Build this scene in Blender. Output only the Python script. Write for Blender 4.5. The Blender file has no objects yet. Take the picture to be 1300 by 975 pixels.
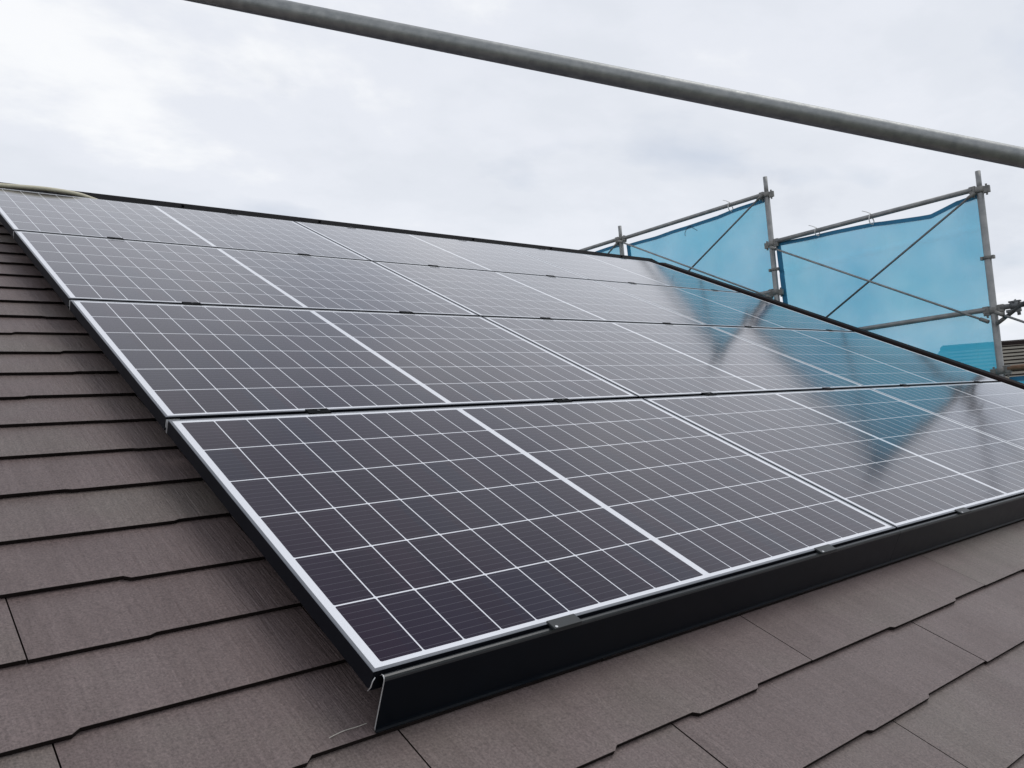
import bpy, bmesh, math, random
from mathutils import Vector, Matrix, noise

random.seed(7)
SC = bpy.context.scene
COL = SC.collection
TH = math.radians(26.3)          # roof pitch
CT, ST = math.cos(TH), math.sin(TH)

# ------------------------------------------------------------------ camera
cam_d = bpy.data.cameras.new('camera')
cam = bpy.data.objects.new('camera', cam_d)
COL.objects.link(cam)
RC = ((0.7666491755981735, -0.6372710472154842, -0.0783240316602841),
      (-0.019505665722668097, 0.09881466522336968, -0.9949146651555144),
      (0.6417698735211529, 0.7642782702116251, 0.06332578560878599))
M = Matrix(((RC[0][0], -RC[1][0], -RC[2][0], -0.637),
            (RC[0][1], -RC[1][1], -RC[2][1], -1.146),
            (RC[0][2], -RC[1][2], -RC[2][2], 0.330),
            (0, 0, 0, 1)))
cam.matrix_world = M
cam_d.sensor_width = 36
cam_d.lens = 36 * 1058.1 / 1300
cam_d.clip_start = 0.02
cam_d.clip_end = 5000
SC.camera = cam

# ------------------------------------------------------------------ world
SUN_EL, SUN_AZ = math.radians(62), math.radians(112)     # azimuth from +Y towards +X
w = bpy.data.worlds.new('World')
SC.world = w
w.use_nodes = True
nt = w.node_tree
nt.nodes.clear()


def N(nt, typ, **kw):
    n = nt.nodes.new(typ)
    for k, v in kw.items():
        setattr(n, k, v)
    return n


def ramp(nt, stops, interp='LINEAR'):
    r = nt.nodes.new('ShaderNodeValToRGB')
    r.color_ramp.interpolation = interp
    e = r.color_ramp.elements
    e[0].position, e[0].color = stops[0][0], (*stops[0][1], 1)
    e[1].position, e[1].color = stops[-1][0], (*stops[-1][1], 1)
    for p, c in stops[1:-1]:
        x = e.new(p)
        x.color = (*c, 1)
    return r


def math_n(nt, op, a, b=None, c=None, clamp=False):
    n = nt.nodes.new('ShaderNodeMath')
    n.operation = op
    n.use_clamp = clamp
    for i, v in enumerate((a, b, c)):
        if v is None:
            continue
        if isinstance(v, (int, float)):
            n.inputs[i].default_value = v
        else:
            nt.links.new(v, n.inputs[i])
    return n.outputs[0]


def mixc(nt, fac, a, b, blend='MIX'):
    n = nt.nodes.new('ShaderNodeMix')
    n.data_type = 'RGBA'
    n.blend_type = blend
    for i, v in ((0, fac), (6, a), (7, b)):
        if isinstance(v, (int, float)):
            n.inputs[i].default_value = v
        elif isinstance(v, tuple):
            n.inputs[i].default_value = (*v, 1) if len(v) == 3 else v
        else:
            nt.links.new(v, n.inputs[i])
    return n.outputs[2]


L = nt.links.new
tc = N(nt, 'ShaderNodeTexCoord')
sky = N(nt, 'ShaderNodeTexSky', sky_type='NISHITA', sun_disc=False, sun_elevation=SUN_EL, sun_rotation=SUN_AZ)
sep = N(nt, 'ShaderNodeSeparateXYZ')
L(tc.outputs['Generated'], sep.inputs[0])
zc = math_n(nt, 'ADD', math_n(nt, 'MAXIMUM', sep.outputs[2], 0.0), 0.22)
comb = N(nt, 'ShaderNodeCombineXYZ')
L(math_n(nt, 'DIVIDE', sep.outputs[0], zc), comb.inputs[0])
L(math_n(nt, 'DIVIDE', sep.outputs[1], zc), comb.inputs[1])
L(math_n(nt, 'MULTIPLY', zc, 0.8), comb.inputs[2])
mp = N(nt, 'ShaderNodeMapping')
mp.inputs['Rotation'].default_value = (0, 0, 0.5)
mp.inputs['Scale'].default_value = (1.0, 1.35, 1)
mp.inputs['Location'].default_value = (3.1, 1.2, 0)
L(comb.outputs[0], mp.inputs[0])
n1 = N(nt, 'ShaderNodeTexNoise')
n1.inputs['Scale'].default_value = 1.15
n1.inputs['Detail'].default_value = 7
n1.inputs['Roughness'].default_value = 0.52
n1.inputs['Distortion'].default_value = 0.35
L(mp.outputs[0], n1.inputs['Vector'])
n2 = N(nt, 'ShaderNodeTexNoise')
n2.inputs['Scale'].default_value = 3.3
n2.inputs['Detail'].default_value = 8
n2.inputs['Roughness'].default_value = 0.58
L(mp.outputs[0], n2.inputs['Vector'])
nn = math_n(nt, 'ADD', math_n(nt, 'MULTIPLY', n1.outputs[0], 0.66), math_n(nt, 'MULTIPLY', n2.outputs[0], 0.34))
K = 10.0
cl = ramp(nt, [(0.34, (.70 * K, .735 * K, .81 * K)), (0.43, (.755 * K, .79 * K, .86 * K)),
               (0.52, (.80 * K, .83 * K, .90 * K)), (0.63, (.95 * K, .965 * K, .99 * K))], 'EASE')
L(nn, cl.inputs[0])
n3 = N(nt, 'ShaderNodeTexNoise')
n3.inputs['Scale'].default_value = 1.7
n3.inputs['Detail'].default_value = 5
mp3 = N(nt, 'ShaderNodeMapping')
mp3.inputs['Location'].default_value = (8.3, 4.7, 2)
L(mp.outputs[0], mp3.inputs[0])
L(mp3.outputs[0], n3.inputs['Vector'])
hole = ramp(nt, [(0.585, (0, 0, 0)), (0.74, (.28, .28, .28))])
L(n3.outputs[0], hole.inputs[0])
skyc = mixc(nt, hole.outputs[0], cl.outputs[0], sky.outputs[0])
# added dimming of the unseen sky overhead, to darken the near panels' reflections
zen = ramp(nt, [(0.0, (1.06, 1.06, 1.05)), (0.48, (1.0, 1.0, 1.0)), (0.85, (.62, .63, .66))], 'EASE')
L(sep.outputs[2], zen.inputs[0])
skyc = mixc(nt, 1.0, skyc, zen.outputs[0], 'MULTIPLY')
bg = N(nt, 'ShaderNodeBackground')
bg.inputs['Strength'].default_value = 0.1
L(skyc, bg.inputs['Color'])
wo = N(nt, 'ShaderNodeOutputWorld')
L(bg.outputs[0], wo.inputs[0])

# ------------------------------------------------------------------ sun
sl = bpy.data.lights.new('sun', 'SUN')
sl.energy = 1.1
sl.angle = math.radians(34)
sl.color = (1.0, 0.97, 0.92)
so = bpy.data.objects.new('sun', sl)
COL.objects.link(so)
sd = Vector((math.sin(SUN_AZ) * math.cos(SUN_EL), math.cos(SUN_AZ) * math.cos(SUN_EL), math.sin(SUN_EL)))
so.rotation_euler = sd.to_track_quat('Z', 'Y').to_euler()
so.location = sd * 30

vs = SC.view_settings
vs.view_transform = 'Standard'
vs.look = 'None'
vs.exposure = 0.0
vs.gamma = 1
vs.use_curve_mapping = False
SC.render.engine = 'CYCLES'
SC.cycles.use_denoising = True
SC.cycles.max_bounces = 8
SC.cycles.transparent_max_bounces = 12
SC.cycles.sample_clamp_indirect = 8


# ------------------------------------------------------------------ materials
def mat(name):
    m = bpy.data.materials.new(name)
    m.use_nodes = True
    t = m.node_tree
    b = t.nodes['Principled BSDF']
    return m, t, b


def coords(t, scale=(1, 1, 1), out='Object', rot=(0, 0, 0)):
    c = N(t, 'ShaderNodeTexCoord')
    m = N(t, 'ShaderNodeMapping')
    m.inputs['Scale'].default_value = scale
    m.inputs['Rotation'].default_value = rot
    t.links.new(c.outputs[out], m.inputs[0])
    return m.outputs[0]


def noise_n(t, vec, scale, detail=4, rough=.5, dist=0):
    n = N(t, 'ShaderNodeTexNoise')
    n.inputs['Scale'].default_value = scale
    n.inputs['Detail'].default_value = detail
    n.inputs['Roughness'].default_value = rough
    n.inputs['Distortion'].default_value = dist
    t.links.new(vec, n.inputs['Vector'])
    return n.outputs[0]


def bump(t, b, h, strength, dist):
    n = N(t, 'ShaderNodeBump')
    n.inputs['Strength'].default_value = strength
    n.inputs['Distance'].default_value = dist
    t.links.new(h, n.inputs['Height'])
    t.links.new(n.outputs[0], b.inputs['Normal'])


def plain(name, c0, c1=None, rough=.5, metal=0.0, scale=8, spec=.5, rvar=0.1, bmp=0):
    """two-tone noise-varied surface"""
    m, t, b = mat(name)
    v = coords(t)
    n = noise_n(t, v, scale, 6, .6)
    r = ramp(t, [(.3, c0), (.7, c1 or tuple(x * 1.15 for x in c0))])
    t.links.new(n, r.inputs[0])
    t.links.new(r.outputs[0], b.inputs['Base Color'])
    b.inputs['Metallic'].default_value = metal
    b.inputs['Specular IOR Level'].default_value = spec
    n2 = noise_n(t, v, scale * 3.7, 4, .6)
    t.links.new(math_n(t, 'ADD', math_n(t, 'MULTIPLY', n2, rvar * 2), rough - rvar), b.inputs['Roughness'])
    if bmp:
        bump(t, b, n2, .4, bmp)
    return m


M_FRAME = plain('black_anodised_frame', (.0035, .0045, .008), (.005, .0065, .011), rough=.55, spec=.14, rvar=.05)
M_LIP = plain('grey_frame_lip', (.17, .18, .20), (.22, .23, .25), rough=.3, metal=.7, spec=.5, rvar=.05)
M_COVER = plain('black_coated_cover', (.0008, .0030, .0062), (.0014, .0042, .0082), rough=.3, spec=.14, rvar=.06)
M_CLAMP = plain('grey_coated_clamp', (.022, .026, .029), (.033, .037, .04), rough=.45, spec=.35)
M_BEAD = plain('black_cover_lit_fold', (.020, .024, .028), (.03, .034, .038), rough=.3, spec=.6)  # paler copy of the cover black, sheen along the top bead put into colour
M_DCLAMP = plain('dark_clamp', (.004, .005, .006), (.007, .008, .010), rough=.8, spec=.08)
M_ALU = plain('bare_aluminium', (.6, .61, .62), (.7, .71, .72), rough=.35, metal=.6)
M_GALV = plain('galvanised_tube', (.21, .22, .225), (.34, .345, .34), rough=.5, metal=.45, scale=14, rvar=.1)
M_POLE = plain('weathered_galvanised_pole', (.23, .245, .25), (.36, .37, .365), rough=.45, metal=.6, scale=38, rvar=.16, bmp=.0008)
M_GALVD = plain('dull_galvanised_coupler', (.15, .155, .15), (.27, .265, .25), rough=.55, metal=.4, scale=30, rvar=.1)
M_BRACE = plain('grey_brace_tube', (.10, .11, .12), (.17, .18, .18), rough=.5, metal=.4, scale=14)
M_RUST = plain('rusty_tube', (.20, .11, .06), (.30, .18, .11), rough=.7, metal=.1, scale=20)
M_CONDUIT = plain('beige_conduit', (.55, .52, .38), (.62, .59, .46), rough=.5, scale=6)
M_TRIM = plain('dark_brown_trim', (.010, .006, .0055), (.018, .011, .010), rough=.7, scale=10, spec=.12)
M_RIDGE = plain('dark_ridge_metal', (.004, .004, .005), (.007, .007, .008), rough=.8, scale=8, spec=.08)
M_WALL = plain('cream_render', (.55, .52, .46), (.62, .59, .53), rough=.85, scale=5, bmp=.002)
M_DECK = plain('plywood_deck', (.16, .11, .07), (.22, .16, .10), rough=.8)
M_GUTTER = plain('brown_gutter', (.06, .045, .04), (.08, .06, .05), rough=.45)
M_TIE = plain('white_tie_cord', (.7, .7, .68), (.8, .8, .78), rough=.8)
M_BTIE = plain('black_cord', (.02, .02, .03), (.03, .03, .04), rough=.8)
M_THREAD = plain('pale_thread', (.42, .40, .36), (.5, .48, .43), rough=.8)
M_GROUND = plain('grass_and_gravel', (.06, .075, .035), (.13, .12, .09), rough=.95, scale=.15)
M_HEM = plain('blue_sheet_hem', (.02, .17, .32), (.03, .21, .38), rough=.7, scale=20)


def slate_mat():
    m, t, b = mat('brown_fibre_cement_slate')
    v = coords(t)
    at = N(t, 'ShaderNodeAttribute', attribute_name='tint')
    big = noise_n(t, v, 2.3, 5, .6)
    fine = noise_n(t, coords(t, (1, 1, 1)), 240, 3, .75)
    r = ramp(t, [(.25, (.138, .104, .100)), (.48, (.162, .126, .121)), (.62, (.164, .136, .124)), (.8, (.172, .152, .136))])
    t.links.new(math_n(t, 'ADD', math_n(t, 'MULTIPLY', big, .74), math_n(t, 'MULTIPLY', at.outputs['Fac'], .28)), r.inputs[0])
    # speckle of the pressed cement coat
    sp = ramp(t, [(.28, (.55, .55, .55)), (.72, (1.4, 1.4, 1.4))])
    t.links.new(fine, sp.inputs[0])
    c = mixc(t, 1.0, r.outputs[0], sp.outputs[0], 'MULTIPLY')
    # sparse pale scuffs
    sc = noise_n(t, coords(t, (1, .6, 1)), 26, 3, .6)
    scr = ramp(t, [(.70, (0, 0, 0)), (.78, (.5, .5, .5))])
    t.links.new(sc, scr.inputs[0])
    c = mixc(t, scr.outputs[0], c, (.28, .25, .225))
    t.links.new(c, b.inputs['Base Color'])
    # embossed wood grain running up the slope
    g1 = noise_n(t, coords(t, (95, 5.5, 1), rot=(0, 0, .16)), 1.0, 5, .62, .5)
    g2 = noise_n(t, coords(t, (260, 22, 1), rot=(0, 0, .16)), 1.0, 2, .6)
    g = math_n(t, 'ADD', math_n(t, 'MULTIPLY', g1, 1.0), math_n(t, 'MULTIPLY', g2, .35))
    bump(t, b, math_n(t, 'ADD', g, math_n(t, 'MULTIPLY', fine, .25)), .8, .0032)
    # dirt sitting in the grain and long rain streaks
    gd = ramp(t, [(.42, (.80, .78, .78)), (.62, (1.08, 1.08, 1.08))])
    t.links.new(g1, gd.inputs[0])
    st = ramp(t, [(.35, (.90, .89, .88)), (.6, (1.04, 1.04, 1.04))])
    t.links.new(noise_n(t, coords(t, (9, .8, 1)), 1.0, 5, .6), st.inputs[0])
    c2 = mixc(t, 1.0, mixc(t, .4, c, gd.outputs[0], 'MULTIPLY'), st.outputs[0], 'MULTIPLY')
    t.links.new(c2, b.inputs['Base Color'])
    rn = noise_n(t, v, 7, 4, .6)
    t.links.new(math_n(t, 'ADD', math_n(t, 'MULTIPLY', rn, .25), .36), b.inputs['Roughness'])
    b.inputs['Specular IOR Level'].default_value = .38
    return m


M_SLATE = slate_mat()
M_SEDGE = plain('grimy_shadow_slate_edge', (.008, .0055, .005), (.018, .013, .012), rough=.9, scale=25, spec=.15)  # grime plus the shadow line under each course, both put into the colour

PW, PH = 1.672, 0.990            # module size
PU, PV = 1.683, 1.010            # pitch along the row and up the slope
CELLU0, CELLPU = .022, .0805
CELLV0, CELLPV = .016, .1597     # local y of the first cell (module origin at its lower left corner)


def cell_mat():
    m, t, b = mat('monocrystalline_cells_under_glass')
    c = N(t, 'ShaderNodeTexCoord')
    s = N(t, 'ShaderNodeSeparateXYZ')
    t.links.new(c.outputs['Object'], s.inputs[0])
    x, y = s.outputs[0], s.outputs[1]
    xm = math_n(t, 'MINIMUM', x, math_n(t, 'SUBTRACT', PW, x))
    ux = math_n(t, 'DIVIDE', math_n(t, 'SUBTRACT', xm, CELLU0), CELLPU)
    uy = math_n(t, 'DIVIDE', math_n(t, 'SUBTRACT', y, CELLV0), CELLPV)

    def line(u, half):           # 1 within half of an integer
        f = math_n(t, 'FRACT', math_n(t, 'ADD', u, .5))
        d = math_n(t, 'ABSOLUTE', math_n(t, 'SUBTRACT', f, .5))
        return math_n(t, 'LESS_THAN', d, half), d
    lx, dx = line(ux, .00135 / CELLPU)
    ly, dy = line(uy, .0017 / CELLPV)
    out = math_n(t, 'ADD', math_n(t, 'LESS_THAN', ux, 0), math_n(t, 'GREATER_THAN', ux, 10), clamp=True)
    out = math_n(t, 'ADD', out, math_n(t, 'ADD', math_n(t, 'LESS_THAN', uy, 0), math_n(t, 'GREATER_THAN', uy, 6), clamp=True), clamp=True)
    # clipped corners of the pseudo-square wafers
    cor = math_n(t, 'LESS_THAN', math_n(t, 'ADD', math_n(t, 'MULTIPLY', dx, CELLPU), math_n(t, 'MULTIPLY', dy, CELLPV)), .0052)
    white = math_n(t, 'MAXIMUM', math_n(t, 'MAXIMUM', lx, ly), math_n(t, 'MAXIMUM', out, cor))
    # bus bars
    fb = math_n(t, 'FRACT', math_n(t, 'MULTIPLY', uy, 9.0))
    bb = math_n(t, 'LESS_THAN', math_n(t, 'ABSOLUTE', math_n(t, 'SUBTRACT', fb, .5)), .028)
    # per-cell shade
    wn = N(t, 'ShaderNodeTexWhiteNoise', noise_dimensions='3D')
    cb = N(t, 'ShaderNodeCombineXYZ')
    t.links.new(math_n(t, 'FLOOR', math_n(t, 'DIVIDE', x, CELLPU)), cb.inputs[0])
    t.links.new(math_n(t, 'FLOOR', uy), cb.inputs[1])
    oi = N(t, 'ShaderNodeObjectInfo')
    t.links.new(math_n(t, 'MULTIPLY', oi.outputs['Random'], 17.0), cb.inputs[2])
    t.links.new(cb.outputs[0], wn.inputs[0])
    r = ramp(t, [(0, (.0090, .0045, .0150)), (.5, (.0145, .0062, .0175)), (1, (.0085, .0075, .0210))])
    t.links.new(wn.outputs['Value'], r.inputs[0])
    col = mixc(t, math_n(t, 'MULTIPLY', bb, .55), r.outputs[0], (.13, .13, .15))
    col = mixc(t, white, col, (.80, .82, .86))
    # a thin film of dust
    dn = noise_n(t, c.outputs['Object'], 3.0, 6, .65)
    dr = ramp(t, [(.47, (0, 0, 0)), (.85, (.022, .022, .022))])
    t.links.new(dn, dr.inputs[0])
    col = mixc(t, dr.outputs[0], col, (.35, .34, .32))
    t.links.new(col, b.inputs['Base Color'])
    b.inputs['IOR'].default_value = 1.27
    b.inputs['Specular Tint'].default_value = (.80, .68, 1.0, 1)   # anti-reflection coat
    b.inputs['Coat Weight'].default_value = 1.0
    b.inputs['Coat IOR'].default_value = 1.17
    rn = noise_n(t, c.outputs['Object'], 5.0, 4, .6)
    t.links.new(math_n(t, 'ADD', math_n(t, 'MULTIPLY', rn, .07), .085), b.inputs['Roughness'])
    b.inputs['Coat Roughness'].default_value = .13
    return m


M_CELL = cell_mat()


def sheet_mat():
    m = bpy.data.materials.new('blue_mesh_sheet')
    m.use_nodes = True
    t = m.node_tree
    t.nodes.clear()
    v = coords(t)
    n = noise_n(t, v, 1.1, 5, .55)
    r = ramp(t, [(.3, (.05, .53, .84)), (.7, (.13, .67, .92))])
    t.links.new(n, r.inputs[0])
    tr = N(t, 'ShaderNodeBsdfTransparent')
    tr.inputs[0].default_value = (1, 1, 1, 1)
    tl = N(t, 'ShaderNodeBsdfTranslucent')
    df = N(t, 'ShaderNodeBsdfDiffuse')
    t.links.new(r.outputs[0], tl.inputs[0])
    t.links.new(r.outputs[0], df.inputs[0])
    m1 = N(t, 'ShaderNodeMixShader')
    m1.inputs[0].default_value = .62
    t.links.new(df.outputs[0], m1.inputs[1])
    t.links.new(tl.outputs[0], m1.inputs[2])
    m2 = N(t, 'ShaderNodeMixShader')
    n2 = noise_n(t, v, 2.3, 4, .5)
    t.links.new(math_n(t, 'ADD', math_n(t, 'MULTIPLY', n2, .30), .055), m2.inputs[0])
    t.links.new(m1.outputs[0], m2.inputs[1])
    t.links.new(tr.outputs[0], m2.inputs[2])
    o = N(t, 'ShaderNodeOutputMaterial')
    t.links.new(m2.outputs[0], o.inputs[0])
    return m


M_SHEET = sheet_mat()


def neighbour_roof_mat():
    m, t, b = mat('olive_brown_roof_courses')
    v = coords(t)
    n = noise_n(t, v, 1.5, 6, .6)
    r = ramp(t, [(.3, (.10, .093, .076)), (.7, (.15, .138, .11))])
    t.links.new(n, r.inputs[0])
    t.links.new(r.outputs[0], b.inputs['Base Color'])
    b.inputs['Roughness'].default_value = .75
    return m


M_NROOF = neighbour_roof_mat()


# ------------------------------------------------------------------ geometry helpers
class MB:
    def __init__(self):
        self.bm = bmesh.new()
        self.mi = 0

    def face(self, pts, mi=None):
        vs_ = [self.bm.verts.new(p) for p in pts]
        f = self.bm.faces.new(vs_)
        f.material_index = self.mi if mi is None else mi
        return f

    def box(self, lo, hi, bev=0):
        x0, y0, z0 = lo
        x1, y1, z1 = hi
        v = [self.bm.verts.new(p) for p in ((x0, y0, z0), (x1, y0, z0), (x1, y1, z0), (x0, y1, z0),
                                            (x0, y0, z1), (x1, y0, z1), (x1, y1, z1), (x0, y1, z1))]
        fs = [self.bm.faces.new([v[i] for i in q]) for q in
              ((0, 3, 2, 1), (4, 5, 6, 7), (0, 1, 5, 4), (1, 2, 6, 5), (2, 3, 7, 6), (3, 0, 4, 7))]
        for f in fs:
            f.material_index = self.mi
        if bev:
            es = list({e for f in fs for e in f.edges})
            bmesh.ops.bevel(self.bm, geom=es, offset=bev, segments=2, affect='EDGES', profile=.6)
        return self

    def tube(self, pts, r, seg=12, caps=True):
        pts = [Vector(p) for p in pts]
        rs = r if isinstance(r, (list, tuple)) else [r] * len(pts)
        rings = []
        prev = None
        for i, p in enumerate(pts):
            if i == 0:
                d = pts[1] - pts[0]
            elif i == len(pts) - 1:
                d = pts[-1] - pts[-2]
            else:
                d = (pts[i + 1] - p).normalized() + (p - pts[i - 1]).normalized()
            d.normalize()
            if prev is None:
                a = d.orthogonal().normalized()
            else:
                a = prev - d * prev.dot(d)
                if a.length < 1e-6:
                    a = d.orthogonal()
                a.normalize()
            prev = a
            bb = d.cross(a)
            rings.append([self.bm.verts.new(p + (a * math.cos(2 * math.pi * k / seg) + bb * math.sin(2 * math.pi * k / seg)) * rs[i])
                          for k in range(seg)])
        for a, b in zip(rings, rings[1:]):
            for k in range(seg):
                f = self.bm.faces.new((a[k], a[(k + 1) % seg], b[(k + 1) % seg], b[k]))
                f.smooth = True
                f.material_index = self.mi
        if caps:
            f = self.bm.faces.new(rings[0][::-1])
            f.material_index = self.mi
            f = self.bm.faces.new(rings[-1])
            f.material_index = self.mi
        return self

    def extrude(self, prof, axis, a, b):
        """closed profile (list of 2-tuples) swept along an axis from a to b"""
        def pt(p, s):
            if axis == 'x':
                return (s, p[0], p[1])
            if axis == 'y':
                return (p[0], s, p[1])
            return (p[0], p[1], s)
        va = [self.bm.verts.new(pt(p, a)) for p in prof]
        vb = [self.bm.verts.new(pt(p, b)) for p in prof]
        n = len(prof)
        for i in range(n):
            f = self.bm.faces.new((va[i], va[(i + 1) % n], vb[(i + 1) % n], vb[i]))
            f.material_index = self.mi
        for q in (va[::-1], vb):
            f = self.bm.faces.new(q)
            f.material_index = self.mi
        return self

    def build(self, name, mats, parent=None, fix=True):
        if fix:
            bmesh.ops.recalc_face_normals(self.bm, faces=self.bm.faces)
        me = bpy.data.meshes.new(name)
        self.bm.to_mesh(me)
        self.bm.free()
        for m_ in (mats if isinstance(mats, (list, tuple)) else [mats]):
            me.materials.append(m_)
        o = bpy.data.objects.new(name, me)
        COL.objects.link(o)
        o.parent = parent
        return o


def tag(o, label=None, cat=None, group=None, kind=None):
    for k, v in (('label', label), ('category', cat), ('group', group), ('kind', kind)):
        if v:
            o[k] = v
    return o


def empty(name, loc=(0, 0, 0), rot=(0, 0, 0)):
    o = bpy.data.objects.new(name, None)
    o.empty_display_size = .1
    COL.objects.link(o)
    o.location = loc
    o.rotation_euler = rot
    return o


def copy_tree(o, parent=None):
    c = o.copy()
    COL.objects.link(c)
    if parent is not None:
        c.parent = parent
    for ch in list(o.children):
        copy_tree(ch, c)
    return c


def RP(u, v, n):                 # roof coordinates -> world
    return Vector((u, v * CT - n * ST, v * ST + n * CT))


ROT = (TH, 0, 0)

# ------------------------------------------------------------------ setting
GZ = -6.2
g = MB()
g.face([(-900, -900, GZ), (900, -900, GZ), (900, 900, GZ), (-900, 900, GZ)])
tag(g.build('ground', M_GROUND), kind='structure')

# ------------------------------------------------------------------ the house with its slate roof
house = empty('house', (0, 0, 0))
tag(house, 'house whose brown slate roof carries the solar panels', 'house')
UL, UR = -4.0, 5.70              # roof ends
RIDGE_V = 4.56
N0 = -0.105                      # height of the slate butts under the module plane
EXPO, V_FIRST = 0.182, -0.761

bm = bmesh.new()
tint = bm.faces.layers.float.new('tint')
SLATE_T = .0080
k = 0
vb = V_FIRST
while vb < RIDGE_V - .03:
    par = k % 2                  # k=0 (-.761) -> joints at .514 ; k=1 (-.579) -> .058
    j0 = .514 if par == 0 else .058
    i0 = int(math.floor((UL - j0) / .91)) - 1
    for i in range(i0, i0 + 14):
        a, b = j0 + i * .91 + .0013, j0 + (i + 1) * .91 - .0013
        if b < UL or a > UR:
            continue
        a, b = max(a, UL), min(b, UR)
        # stepped lower edge
        xs, off = [], []
        x = a
        cur = random.choice((0, 1))
        edge = []
        while x < b - 1e-6:
            wseg = random.uniform(.15, .36)
            x2 = x + wseg
            if b - x2 < .09:
                x2 = b
            o_ = -.0040 * cur * random.uniform(.8, 1.4) * (1.7 if random.random() < .45 else 1) + random.uniform(-.0012, .0012)
            if abs(vb + .033) < .002 and x2 > .02:
                o_ = .003
            edge.append((x + (.0 if x == a else .006), o_))
            edge.append((x2 - (.0 if x2 == b else .006), o_))
            x = x2
            cur = 1 - cur
        top = vb + EXPO + .03
        if top > RIDGE_V:
            top = RIDGE_V
        lift = random.uniform(-.0007, .0009)
        lift2 = random.uniform(-.0007, .0009)
        tn = random.random()

        def nz(x, v, a=a, b=b, vb=vb, lift=lift, lift2=lift2):
            s = (x - a) / (b - a)
            return N0 + lift * (1 - s) + lift2 * s - (v - vb) / EXPO * (SLATE_T + .0016)
        topv = [bm.verts.new((x, vb + o_, nz(x, vb))) for x, o_ in edge]
        tu = [bm.verts.new((x, vb + o_ + .001, nz(x, vb) - SLATE_T)) for x, o_ in edge]
        ra, rb = bm.verts.new((a, top, nz(a, top))), bm.verts.new((b, top, nz(b, top)))
        la, lb = bm.verts.new((a, top, nz(a, top) - SLATE_T)), bm.verts.new((b, top, nz(b, top) - SLATE_T))
        fs = [(bm.faces.new(topv + [rb, ra]), 0)]
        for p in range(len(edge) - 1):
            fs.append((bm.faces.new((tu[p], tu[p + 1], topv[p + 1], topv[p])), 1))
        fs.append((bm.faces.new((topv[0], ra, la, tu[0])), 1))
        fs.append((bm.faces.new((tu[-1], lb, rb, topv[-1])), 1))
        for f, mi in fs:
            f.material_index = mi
            f[tint] = tn
    vb += EXPO
    k += 1
me = bpy.data.meshes.new('roof_slope')
bm.to_mesh(me)
bm.free()
me.materials.append(M_SLATE)
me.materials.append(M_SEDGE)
ro = bpy.data.objects.new('roof_slope', me)
COL.objects.link(ro)
ro.parent = house
ro.rotation_euler = ROT

# deck under the slates (front), the far slope, walls
d = MB()
d.box((UL + .02, V_FIRST + .03, N0 - .08), (UR - .02, RIDGE_V - .02, N0 - .022))
o = d.build('roof_deck', M_DECK, house)
o.rotation_euler = ROT
rp = RP(0, RIDGE_V, N0)
ry, rz = rp.y, rp.z
d = MB()
L_ = RIDGE_V - V_FIRST
ev = RP(0, V_FIRST, N0)
d.extrude([(ry + .01, rz - .03), (2 * ry - ev.y, ev.z - .03), (2 * ry - ev.y, ev.z - .10), (ry + .01, rz - .10)], 'x', UL, UR)
d.build('back_roof_slope', M_SLATE, house)
d = MB()
wy0, wy1 = .05, 2 * ry - .05
wt = RP(0, 0, N0 - .2)
slope = math.tan(TH)
zb = wt.z + (wy0 - wt.y) * slope
d.extrude([(wy0, GZ), (wy1, GZ), (wy1, zb), (ry, wt.z + (ry - wt.y) * slope), (wy0, zb)], 'x', UL + .45, UR - .35)
d.build('wall', M_WALL, house)
# ridge cap : batten-raised folded metal
d = MB()
pr = [RP(0, RIDGE_V - .135, N0 + .004), RP(0, RIDGE_V - .135, N0 + .024), RP(0, RIDGE_V - .012, N0 + .040)]
prof = [(p.y, p.z) for p in pr]
prof.append((ry, rz + .048))
for p in reversed(pr):
    prof.append((2 * ry - p.y, p.z))
x = UL - .02
while x < UR - .2:
    x2 = min(x + 2.0, UR + .015)
    d.extrude(prof, 'x', x, x2 - .003)
    x = x2
rc = d.build('ridge_cap', M_RIDGE, house)
for i, u in enumerate((-3.2, -2.3, -1.4, -.5, .4, 1.16, 2.1, 3.45, 4.3, 5.2)):
    p = RP(u, RIDGE_V - .06, N0 + .036)
    d = MB()
    d.tube([p, p + Vector((0, -.1 * ST, .12 * CT)) * .12], .009, 8)
    d.build('nail', M_RIDGE, rc)
# gable trims at both verges
for u0, s in ((UR, 1), (UL, -1)):
    d = MB()
    a, b = sorted((u0 - s * .055, u0 + s * .045))
    d.extrude([(a, N0 - .004), (a, N0 + .028), (a + .008, N0 + .040), (b - .006, N0 + .043), (b, N0 + .036), (b, N0 - .13), (b - .012, N0 - .13), (b - .012, N0 - .004)]
              if s > 0 else
              [(a, N0 - .13), (a, N0 + .042), (a + .006, N0 + .050), (b - .008, N0 + .048), (b, N0 + .034), (b, N0 - .004), (a + .012, N0 - .004), (a + .012, N0 - .13)],
              'y', V_FIRST - .02, RIDGE_V - .14)
    o = d.build('gable_trim', M_TRIM, house)
    o.rotation_euler = ROT
# gutter at the eave
d = MB()
gp = RP(0, V_FIRST - .055, N0 - .05)
arc = [(gp.y + .055 * math.cos(t_), gp.z + .055 * math.sin(t_)) for t_ in [math.pi + math.pi * q / 10 for q in range(11)]]
arc2 = [(gp.y + .051 * math.cos(t_), gp.z + .051 * math.sin(t_)) for t_ in [2 * math.pi - math.pi * q / 10 for q in range(11)]]
d.extrude(arc + arc2, 'x', UL, UR)
d.build('gutter', M_GUTTER, house)

# ------------------------------------------------------------------ solar panels
proto = empty('solar_panel', RP(0, -.012, 0), ROT)


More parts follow.
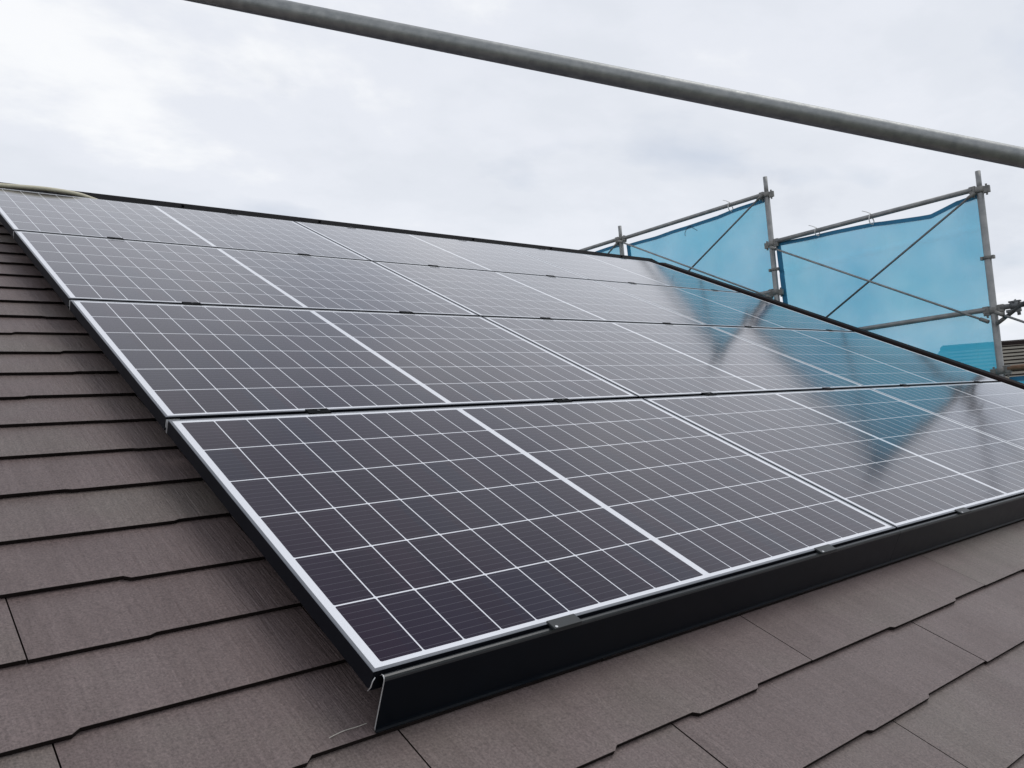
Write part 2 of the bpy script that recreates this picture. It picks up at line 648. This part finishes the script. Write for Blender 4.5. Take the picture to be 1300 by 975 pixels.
def frame_ring(mb, prof):
    """profile (inset, z) swept round the module's outline"""
    rings = []
    for d_, z in prof:
        rings.append([mb.bm.verts.new(p) for p in ((d_, d_, z), (PW - d_, d_, z), (PW - d_, PH - d_, z), (d_, PH - d_, z))])
    for a, b in zip(rings, rings[1:]):
        for q in range(4):
            fc = mb.bm.faces.new((a[q], a[(q + 1) % 4], b[(q + 1) % 4], b[q]))
            fc.material_index = 2 if a is rings[0] else 1 if min(v.co.z for v in fc.verts) > -.0014 else 0


f = MB()
frame_ring(f, [(.0066, -.0065), (.0066, -.0003), (.0062, 0), (.0009, 0), (0, -.0009), (0, -.034), (.0006, -.035), (.026, -.035), (.026, -.0335), (.002, -.0335), (.002, -.0066), (.0066, -.0065)])
f.build('frame', [M_FRAME, M_LIP, M_ALU], proto)
gl = MB()
gl.box((.0052, .0052, -.0062), (PW - .0052, PH - .0052, -.0013))
gl.build('glass', M_CELL, proto)
ROWS = ['bottom row', 'second row from the bottom', 'third row from the bottom', 'top row by the ridge']
COLS = ['leftmost in the', 'middle one of the', 'rightmost in the']
XTRA = {(0, 0): 'solar panel nearest the camera with large clear cells, leftmost in the bottom row',
        (0, 1): 'middle solar panel of the bottom row, tip of the blue reflection at its right',
        (0, 2): 'rightmost solar panel of the bottom row, cut by the frame, crossed by a post reflection',
        (1, 0): 'leftmost solar panel in the second row from the bottom, beside the slates',
        (1, 1): 'middle solar panel in the second row from the bottom, pale with sky glare',
        (1, 2): 'rightmost solar panel in the second row from the bottom, darkened by blue sheet reflection',
        (2, 0): 'leftmost solar panel in the third row from the bottom, its long left edge bright',
        (2, 1): 'middle solar panel in the third row from the bottom, washed pale by sky',
        (2, 2): 'rightmost solar panel in the third row from the bottom, under the left blue sheet',
        (3, 0): 'leftmost solar panel in the top row, below the beige conduit',
        (3, 1): 'middle solar panel in the top row, below the dark ridge cap',
        (3, 2): 'rightmost solar panel in the top row, at the corner of ridge and gable'}
for r in range(4):
    for c in range(3):
        p = proto if (r, c) == (0, 0) else copy_tree(proto)
        p.location = RP(c * PU - (0, .003, .0132)[c], r * PV - .012, 0)
        tag(p, XTRA[(r, c)], 'solar panel', 'solar panels in the roof array')

# ------------------------------------------------------------------ mounting rails with clamps in the joints
AR = 2 * PU + PW - .0132                 # right end of the array
CL_U = [.39, 1.285, 2.08, 2.985, 3.755, 4.70]
RL = ['long dark mounting rail in the joint above the bottom row of panels',
      'long dark mounting rail in the joint between the second and third rows of panels',
      'long dark mounting rail in the joint just below the top row of panels',
      'long dark mounting rail along the upper edge of the top row of panels']
for r in range(4):
    v0 = r * PV - .012 + PH
    o = empty('mounting_rail', RP(0, v0 + .01, 0), ROT)
    tag(o, RL[r], 'mounting rail', 'mounting rails under the panel joints')
    m_ = MB()
    m_.extrude([(-.022, -.037), (.022, -.037), (.022, -.098), (.018, -.098), (.018, -.041), (.0032, -.041), (.0032, -.014), (-.0032, -.014), (-.0032, -.041), (-.018, -.041), (-.018, -.098), (-.022, -.098)],
               'x', .09, AR - .09)
    m_.build('rail', M_COVER, o)
    m_ = MB()
    for yy in (-.0065, -.001, .0065):
        m_.box((.0004, yy - .0007, -.036 if yy != .0065 else -.026), (.0320, yy + .0007, -.006))
    m_.build('rail_end', M_ALU, o)
    for u in CL_U:
        m_ = MB()
        m_.box((u - .032, -.0145, .0005), (u + .032, .0145, .0030), .0008)
        m_.box((u - .034, -.006, -.013), (u + .034, .006, .0008))
        cl_ = m_.build('clamp', M_DCLAMP, o)
        m_ = MB()
        m_.tube([(u, 0, .0028), (u, 0, .0048)], .005, 6)
        m_.build('bolt', M_CLAMP, cl_)
    # feet that carry the rail on the slates
    for u in [.5] + CL_U[1:]:
        m_ = MB()
        m_.box((u - .04, -.05, -.1035), (u + .04, .05, -.0985))
        m_.build('foot', M_COVER, o)

# ------------------------------------------------------------------ front cover
o = empty('eaves_cover', RP(0, -.024, N0), ROT)
tag(o, 'long black metal cover along the lower edge of the solar array', 'metal cover')
x0, x1 = .0135, AR
V0 = -.0245
joints = [x0, PU - .004, 2 * PU - .004, x1]
t_ = .0016
dy = 0.024
dz = -N0


def cover_prof():
    # (v, n) in roof coordinates, closed; rounded bead on top, small foot below
    outer = [(-.0140, -.0085), (-.0165, -.0055), (-.0200, -.0045), (-.0232, -.0058), (-.0250, -.0088), (-.0255, -.0125),
             (-.0262, -.0960), (-.0275, -.1000), (-.0315, -.1012)]
    inner = [(-.0315, -.1030), (-.0262, -.1022), (-.0245, -.0965), (-.0238, -.0128), (-.0228, -.0096), (-.0215, -.0074), (-.0198, -.0064), (-.0175, -.0070), (-.0155, -.0098)]
    return outer + inner


m_ = MB()
for a, b in zip(joints, joints[1:]):
    m_.extrude([(v + dy, n + dz) for v, n in cover_prof()], 'x', a, b - .0012)
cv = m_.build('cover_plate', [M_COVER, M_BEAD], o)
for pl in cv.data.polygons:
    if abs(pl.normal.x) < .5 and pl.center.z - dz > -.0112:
        pl.material_index = 1  # top bead takes the paler copy with the painted sheen
# raw aluminium edge at the left end, following the fold
m_ = MB()
m_.tube([(x0 - .0004, v + dy, n + dz) for v, n in cover_prof()[:8]], .0009, 6)
m_.build('cut_edge', M_ALU, o)
m_ = MB()
m_.tube([(.004, -.0138 + dy, -.010 + dz), (.001, -.014 + dy, -.016 + dz), (-.001, -.0145 + dy, -.026 + dz), (-.004, -.013 + dy, -.033 + dz)], .0010, 6)
m_.build('edge_clip', M_ALU, o)
for u in (.39, 1.285, 2.10, 2.985, 3.755, 4.70):
    m_ = MB()
    m_.box((u - .034, -.0315 + dy, -.0030 + dz), (u + .034, -.0065 + dy, .0022 + dz), .0012)
    cl_ = m_.build('clamp', M_CLAMP, o)
    m_ = MB()
    m_.tube([(u - .028, -.028 + dy, .0020 + dz), (u - .028, -.028 + dy, .0036 + dz)], .0028, 8)
    m_.build('screw', M_ALU, cl_)

# ------------------------------------------------------------------ beige conduit lying over the top edge, thread on the slates
m_ = MB()
pts = [(-1.1, 4.02, N0 + .014), (-.7, 4.05, N0 + .016), (-.45, 4.055, -.055), (-.2, 4.05, -.008), (.10, 4.045, .007), (.28, 4.045, .015), (.39, 4.05, .012), (.47, 4.06, .003), (.55, 4.075, -.018), (.64, 4.10, -.045), (.72, 4.13, -.078), (.80, 4.16, N0 + .014), (1.2, 4.2, N0 + .012)]
P_ = [RP(*p) for p in pts]


def smooth_path(P, n=6):
    out = []
    for i in range(len(P) - 1):
        p0, p1, p2, p3 = P[max(i - 1, 0)], P[i], P[i + 1], P[min(i + 2, len(P) - 1)]
        for q in range(n):
            s = q / n
            out.append(.5 * ((2 * p1) + (p2 - p0) * s + (2 * p0 - 5 * p1 + 4 * p2 - p3) * s * s + (3 * p1 - p0 - 3 * p2 + p3) * s ** 3))
    out.append(P[-1])
    return out


m_.tube(smooth_path(P_), .0115, 12)
tag(m_.build('conduit', M_CONDUIT), 'pale beige conduit bending over the top left edge of the array', 'conduit')
m_ = MB()
m_.tube(smooth_path([RP(-.055, -.010, N0 + .0012), RP(-.03, -.006, N0 + .0014), (RP(-.005, -.006, N0 + .0012)), RP(.012, -.005, N0 + .0012)]), .0007, 6)
tag(m_.build('thread', M_THREAD), 'thin pale thread lying on the slate at the cover corner', 'thread')

# ------------------------------------------------------------------ scaffold at the gable
SX = 6.06
POSTY = [-.55, 1.24, 3.015, 4.82, 6.61]
TOPZ = [2.10, 2.035, 2.514, 2.505, 2.50]
RT, RRAIL, RBR = .0243, .0200, .0085


def ring_coupler(mb, x, y, z, wings=((0, 1), (0, -1)), s=1.0):
    mb.tube([(x, y, z - .022 * s), (x, y, z - .019 * s), (x, y, z + .019 * s), (x, y, z + .022 * s)],
            [.030 * s, .033 * s, .033 * s, .030 * s], 14)
    for wx, wy in wings:
        cx, cy = x + wx * .046 * s, y + wy * .046 * s
        mb.box((cx - .013 * s - abs(wx) * .010, cy - .013 * s - abs(wy) * .010, z - .034 * s),
               (cx + .013 * s + abs(wx) * .010, cy + .013 * s + abs(wy) * .010, z + .018 * s), .003)
        mb.box((cx - .006, cy - .006, z - .05 * s), (cx + .006, cy + .006, z + .034 * s), .001)   # wedge pin


POST_LAB = ['galvanised scaffold post at the near end of the gable scaffold',
            'tall galvanised scaffold post at the right edge of the right blue sheet',
            'galvanised scaffold post between the two blue sheets',
            'short looking scaffold post tip rising behind the ridge corner',
            'scaffold post hidden beyond the roof ridge']
RZ = [(.995, .545), (1.905, .995), (2.36, 1.46), (2.37, 1.46)]      # top and lower rail of each bay (bay i between post i and i+1)
for i, (y, tz) in enumerate(zip(POSTY, TOPZ)):
    o = empty('scaffold_post', (SX, y, GZ))
    tag(o, POST_LAB[i], 'scaffold post', 'posts of the gable scaffold')
    m_ = MB()
    m_.tube([(0, 0, .02), (0, 0, tz - GZ - .17), (0, 0, tz - GZ - .165)], [RT, RT, .0195], 16)
    m_.tube([(0, 0, tz - GZ - .17), (0, 0, tz - GZ)], .0190, 14)
    m_.build('tube', M_GALV, o)
    m_ = MB()
    m_.box((-.07, -.07, 0), (.07, .07, .012), .002)
    m_.tube([(0, 0, .01), (0, 0, .1)], .019, 12)
    m_.build('base_plate', M_GALVD, o)
    zs = set()
    for bay in (i - 1, i):
        if 0 <= bay < 4:
            zs.update(RZ[bay])
    for z in sorted(zs):
        m_ = MB()
        ring_coupler(m_, 0, 0, z - GZ - .012)
        m_.build('coupler', M_GALVD, o)
    # plain ring flanges
    for z in {0: (1.2,), 1: (1.379,), 2: (1.655,), 3: (1.9,), 4: (1.9,)}[i]:
        m_ = MB()
        m_.tube([(0, 0, z - GZ - .012), (0, 0, z - GZ - .010), (0, 0, z - GZ + .010), (0, 0, z - GZ + .012)], [.028, .031, .031, .028], 14)
        m_.box((-.02, .028, z - GZ - .014), (.012, .046, z - GZ + .012), .002)
        m_.box((-.012, -.046, z - GZ - .014), (.02, -.028, z - GZ + .012), .002)
        m_.build('flange', M_GALVD, o)

RAIL_LAB = {(0, 0): 'grey horizontal rail with a dark clamp, right of the right post', (0, 1): 'rusty brown horizontal rail low at the right edge behind the gable',
            (1, 0): 'upper horizontal rail carrying the right blue sheet', (1, 1): 'lower horizontal rail crossing in front of the right blue sheet',
            (2, 0): 'horizontal rail along the top of the left blue sheet', (2, 1): 'lower horizontal rail of the left bay, behind the gable edge',
            (3, 0): 'upper rail running down behind the ridge beyond the small post', (3, 1): 'lower rail beyond the ridge'}
for bay in range(4):
    y0, y1 = POSTY[bay], POSTY[bay + 1]
    for q, z in enumerate(RZ[bay]):
        o = empty('scaffold_rail', (SX, y0, z))
        tag(o, RAIL_LAB[(bay, q)], 'scaffold rail', 'rails of the gable scaffold')
        m_ = MB()
        m_.tube([(0, .05, 0), (0, y1 - y0 - .05, 0)], RRAIL, 14)
        m_.build('tube', M_RUST if (bay, q) == (0, 1) else M_GALV, o)
        for yy in (.05, y1 - y0 - .05):
            m_ = MB()
            m_.box((-.016, yy - .022, -.030), (.016, yy + .022, .024), .004)
            m_.build('end_bracket', M_GALVD, o)

# braces (in front of the sheets)
BR = [(1, 2.985, 1.845, 1.275, .905, 'thin grey brace falling to the right across the right blue sheet', M_GALV),
      (1, 1.275, 1.865, 2.985, .885, 'dark diagonal brace rising to the right across the right blue sheet', M_BRACE),
      (2, 4.79, 2.325, 3.045, 1.405, 'thin brace falling to the right along the gable edge by the left sheet', M_GALV),
      (2, 3.05, 2.34, 4.79, 1.34, 'dark diagonal brace rising to the right across the left blue sheet', M_BRACE),
      (3, 4.85, 2.315, 6.58, 1.36, 'short dark brace end showing just above the ridge', M_BRACE),
      (0, 1.205, .885, -.51, 1.95, 'dark diagonal brace rising from the right post out of the picture', M_BRACE),
      (0, 1.20, .955, -.51, .0, 'thin brace falling to the right from the right post', M_GALV)]
for bay, ya, za, yb, zb_, lab, mt in BR:
    off = -.036 if mt is M_BRACE else -.058
    o = empty('scaffold_brace', (SX, ya, za))
    tag(o, lab, 'scaffold brace', 'diagonal braces of the gable scaffold')
    m_ = MB()
    m_.tube([(off, 0, 0), (off, yb - ya, zb_ - za)], 0.014 if zb_ == 1.95 else RBR, 10)
    m_.build('tube', mt, o)
    dv = Vector((0, yb - ya, zb_ - za)).normalized() * .05
    for e, s in ((Vector((off, 0, 0)), 1), (Vector((off, yb - ya, zb_ - za)), -1)):
        m_ = MB()
        m_.tube([e - dv * .3 * s, e + dv * s], .0145, 8)
        m_.tube([e + Vector((-.012, 0, 0)), e + Vector((.03, 0, 0))], .008, 8)
        m_.build('end_bracket', M_GALVD, o)

# a swivel clamp left on the rail right of the post
o = empty('scaffold_clamp', (SX, 1.095, .995))
tag(o, 'dark swivel clamp bolted on the rail right of the right post', 'clamp')
m_ = MB()
m_.tube([(0, -.028, 0), (0, .028, 0)], .031, 14)
m_.build('jaw', M_BRACE, o)
m_ = MB()
m_.tube([(-.03, .0, .02), (.015, .0, .042)], .007, 8)
m_.box((-.016, -.04, .024), (.016, .04, .036), .004)
m_.build('bolt', M_BRACE, o)
m_ = MB()
m_.tube([(-.03, .035, -.03), (-.032, .036, -.085)], .010, 8)
m_.tube([(-.03, -.028, -.03), (-.03, -.030, -.075)], .012, 8)
m_.box((-.045, -.045, -.05), (-.012, .05, -.028), .004)
m_.build('flap', M_BRACE, o)

# ------------------------------------------------------------------ blue mesh sheets


def interp(pts, y):
    if y >= pts[0][0]:
        return pts[0][1]
    for (a, za), (b, zb2) in zip(pts, pts[1:]):
        if b <= y <= a:
            s = (a - y) / (a - b)
            return za + (zb2 - za) * s
    return pts[-1][1]


def sheet(label, top, yl, yr, zbot, seed, ties=(), strings=(), rail=None):
    """yl > yr; top = [(y, z)...] from left to right, yl/yr functions of z"""
    ox = SX + .036
    o = empty('blue_sheet', (ox, top[0][0], zbot))
    tag(o, label, 'mesh sheet', 'blue mesh sheets on the gable scaffold')
    m_ = MB()
    nu, nz_ = 90, 150

    def pos(s, t):
        y = top[0][0] + (top[-1][0] - top[0][0]) * s
        zt = interp(top, y)
        z = zbot + (zt - zbot) * (1 - (1 - t) ** 1.0)
        ya = yl(z) if s < .5 else yr(z)
        yy = y + (yl(z) - top[0][0]) * (1 - s) + (yr(z) - top[-1][0]) * s
        wv = noise.noise(Vector((yy * 1.1 + seed, z * .8, 0))) * .022 + noise.noise(Vector((yy * 5 + seed, z * 2.1, 3))) * .007
        wv += .006 * math.exp(-((z - 1.02) / .012) ** 2) + .006 * math.exp(-((z - 1.62) / .012) ** 2) + .005 * math.exp(-(((yy + seed) % .6 - .3) / .012) ** 2)
        wv += .010 * math.sin(yy * 9 + z * 3 + seed) * max(0, 1 - (zt - z) * 2.2)
        return Vector((wv - .004, yy - top[0][0], z - zbot))
    ts = [1 - (q / nz_) ** 1.7 for q in range(nz_, -1, -1)]
    vsx = [[m_.bm.verts.new(pos(i / nu, t)) for t in ts] for i in range(nu + 1)]
    for i in range(nu):
        for j in range(nz_):
            f = m_.bm.faces.new((vsx[i][j], vsx[i + 1][j], vsx[i + 1][j + 1], vsx[i][j + 1]))
            f.smooth = True
    so_ = m_.build('fabric', M_SHEET, o)
    m_ = MB()
    for j in range(nz_):
        for sgn in (-.004, .004):
            q = [pos(0, ts[j]), pos(0, ts[j + 1]), pos(0, ts[j + 1]), pos(0, ts[j])]
            q = [p + Vector((sgn, dyy, 0)) for p, dyy in zip(q, (0, 0, -.045, -.045))]
            m_.face(q if sgn < 0 else q[::-1])
    bmesh.ops.remove_doubles(m_.bm, verts=m_.bm.verts, dist=1e-5)
    m_.build('side_hem', M_HEM, o, fix=False)
    # hem along the top edge, doubled cloth with a little thickness
    m_ = MB()
    for i in range(nu):
        a, b = pos(i / nu, 1), pos((i + 1) / nu, 1)
        dn = Vector((0, 0, -.028))
        up = Vector((0, 0, .004))
        q = [a + up, b + up, b + dn, a + dn]
        fr = [p + Vector((-.004, 0, 0)) for p in q]
        bk = [p + Vector((.004, 0, 0)) for p in q]
        m_.face(fr)
        m_.face(bk[::-1])
        m_.face([fr[0], fr[1], bk[1], bk[0]])
        m_.face([fr[3], fr[2], bk[2], bk[3]])
    bmesh.ops.remove_doubles(m_.bm, verts=m_.bm.verts, dist=1e-5)
    m_.build('hem', M_HEM, o)
    for y in ties:
        s = (y - top[0][0]) / (top[-1][0] - top[0][0])
        a = pos(s, 1)
        zr = rail - zbot
        ring = []
        zc_ = (zr + .026 + a.z - .012) / 2
        hh = zr + .026 - zc_
        for q in range(15):
            an = 2 * math.pi * q / 14
            ring.append(Vector((-.045 + .034 * math.cos(an) + .02 * (1 - math.sin(an)) * .5, a.y + .006 * math.sin(2 * an), zc_ + hh * math.sin(an))))
        m_ = MB()
        m_.tube(ring, .0045, 6, caps=False)
        m_.tube([ring[4], ring[4] + Vector((-.006, .03, .02)), ring[4] + Vector((-.008, .06, .034))], .003, 6)
        m_.build('tie', M_TIE, o)
    for y, ln in strings:
        s = (y - top[0][0]) / (top[-1][0] - top[0][0])
        a = pos(s, 1) + Vector((-.012, 0, -.01))
        m_ = MB()
        m_.tube(smooth_path([a + Vector((0, .06, -ln)), a + Vector((-.005, .05, -ln * .5)), a, a + Vector((0, -.04, -ln * .3)), a + Vector((-.004, -.085, -ln * .7)), a + Vector((-.004, -.095, -ln * .8))], 5), .0028, 6)
        m_.build('cord', M_BTIE, o)
    return o


sheet('blue mesh sheet with a sagging top edge, right of the two large sheets',
      [(2.982, 1.892), (2.57, 1.874), (2.30, 1.862), (2.09, 1.853), (1.85, 1.822), (1.709, 1.806), (1.63, 1.800), (1.53, 1.828), (1.436, 1.856), (1.287, 1.872)],
      lambda z: 2.982 - .008 * max(0, 1.88 - z) if z > 1.0 else 2.975, lambda z: 1.268, GZ + .3, 3.1,
      ties=(2.57, 2.09), rail=1.905)
sheet('blue mesh sheet narrowing towards the ridge, left of the two large sheets',
      [(4.77, 2.287), (4.4, 2.288), (3.955, 2.293), (3.6, 2.305), (3.3, 2.318), (3.03, 2.329)],
      lambda z: 4.77, lambda z: 3.022, GZ + .3, 11.7, ties=(3.42,), strings=((3.93, .085),), rail=2.36)
sheet('sliver of blue sheet behind the ridge beyond the small post',
      [(6.56, 2.29), (5.8, 2.30), (5.2, 2.318), (4.87, 2.325)], lambda z: 6.56, lambda z: 4.87, GZ + .3, 21.3, rail=2.37)
sheet('scrap of deep blue sheet low at the right edge behind the gable',
      [(1.20, .478), (.6, .47), (.0, .47), (-.51, .475)], lambda z: 1.20, lambda z: -.51, GZ + .3, 31.9, rail=.545)

# ------------------------------------------------------------------ foreground pole and the post that carries its low end
A = Vector((.209, .834, 1.495))
B = Vector((1.666, -.433, .917))
D = (B - A)
o = empty('scaffold_pole', A - D * .75)
tag(o, 'thick grey scaffold pole crossing the sky in the foreground', 'scaffold pole')
m_ = MB()
m_.tube([A - D * .75 - o.location + D * (2.2 * q / 40) for q in range(41)], .0243, 28)
m_.build('tube', M_POLE, o)
e = A + D * 1.42
o = empty('scaffold_post', (e.x, e.y - .05, GZ))
tag(o, 'galvanised scaffold post outside the eaves holding the foreground pole', 'scaffold post')
m_ = MB()
m_.tube([(0, 0, .01), (0, 0, e.z - GZ + .3)], .0243, 16)
m_.build('tube', M_GALV, o)
m_ = MB()
m_.tube([(0, 0, e.z - GZ - .03), (0, 0, e.z - GZ + .03)], .034, 14)
m_.box((-.02, .0, e.z - GZ - .03), (.02, .03, e.z - GZ + .03), .004)
m_.build('coupler', M_GALVD, o)

# ------------------------------------------------------------------ neighbouring house
nd = Vector((1.45, -1.22, 0)).normalized()
ang = math.atan2(nd.y, nd.x)
P0 = Vector((20.184, 7.432, 0))
zr = 1.63 - GZ
nh = empty('house', (P0.x, P0.y, GZ), (0, 0, ang))
tag(nh, 'neighbouring house with olive brown roof behind the right post', 'house')
LEN, DEP, RISE, HIP = 12.0, 4.2, 2.0, 1.6
# local: x along ridge (0..LEN), y away from us positive, ridge at y=0
eL, eR = -HIP, LEN + HIP
ez = zr - RISE
m_ = MB()
nrows = 22
for r in range(nrows):
    s0, s1 = r / nrows, (r + 1) / nrows
    for sgn in (-1, 1):
        def pt(x_, s, lift):
            return (x_, sgn * DEP * s, zr - RISE * s + lift)
        a0, b0 = 0 - HIP * s0, LEN + HIP * s0
        a1, b1 = 0 - HIP * s1, LEN + HIP * s1
        m_.face([pt(a0, s0, 0), pt(b0, s0, 0), pt(b1, s1, .030), pt(a1, s1, .030)], 0)
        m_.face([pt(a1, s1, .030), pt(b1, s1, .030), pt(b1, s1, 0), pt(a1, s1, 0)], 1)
for xs, s in ((0, -1), (LEN, 1)):
    m_.face([(xs, 0, zr), (xs + s * HIP, -DEP, zr - RISE), (xs + s * HIP, DEP, zr - RISE)], 0)
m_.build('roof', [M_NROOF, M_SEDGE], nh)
m_ = MB()
m_.extrude([(-.16, zr - .05), (-.13, zr + .035), (0, zr + .075), (.13, zr + .035), (.16, zr - .05)], 'x', -.05, LEN + .05)
m_.build('ridge_cap', M_TRIM, nh)
m_ = MB()
m_.box((eL + .5, -DEP + .5, 0), (eR - .5, DEP - .5, ez - .08))
m_.build('wall', M_WALL, nh)
m_ = MB()
m_.box((eL, -DEP, ez - .16), (eR, DEP, ez - .012))
m_.build('fascia', M_RUST, nh)
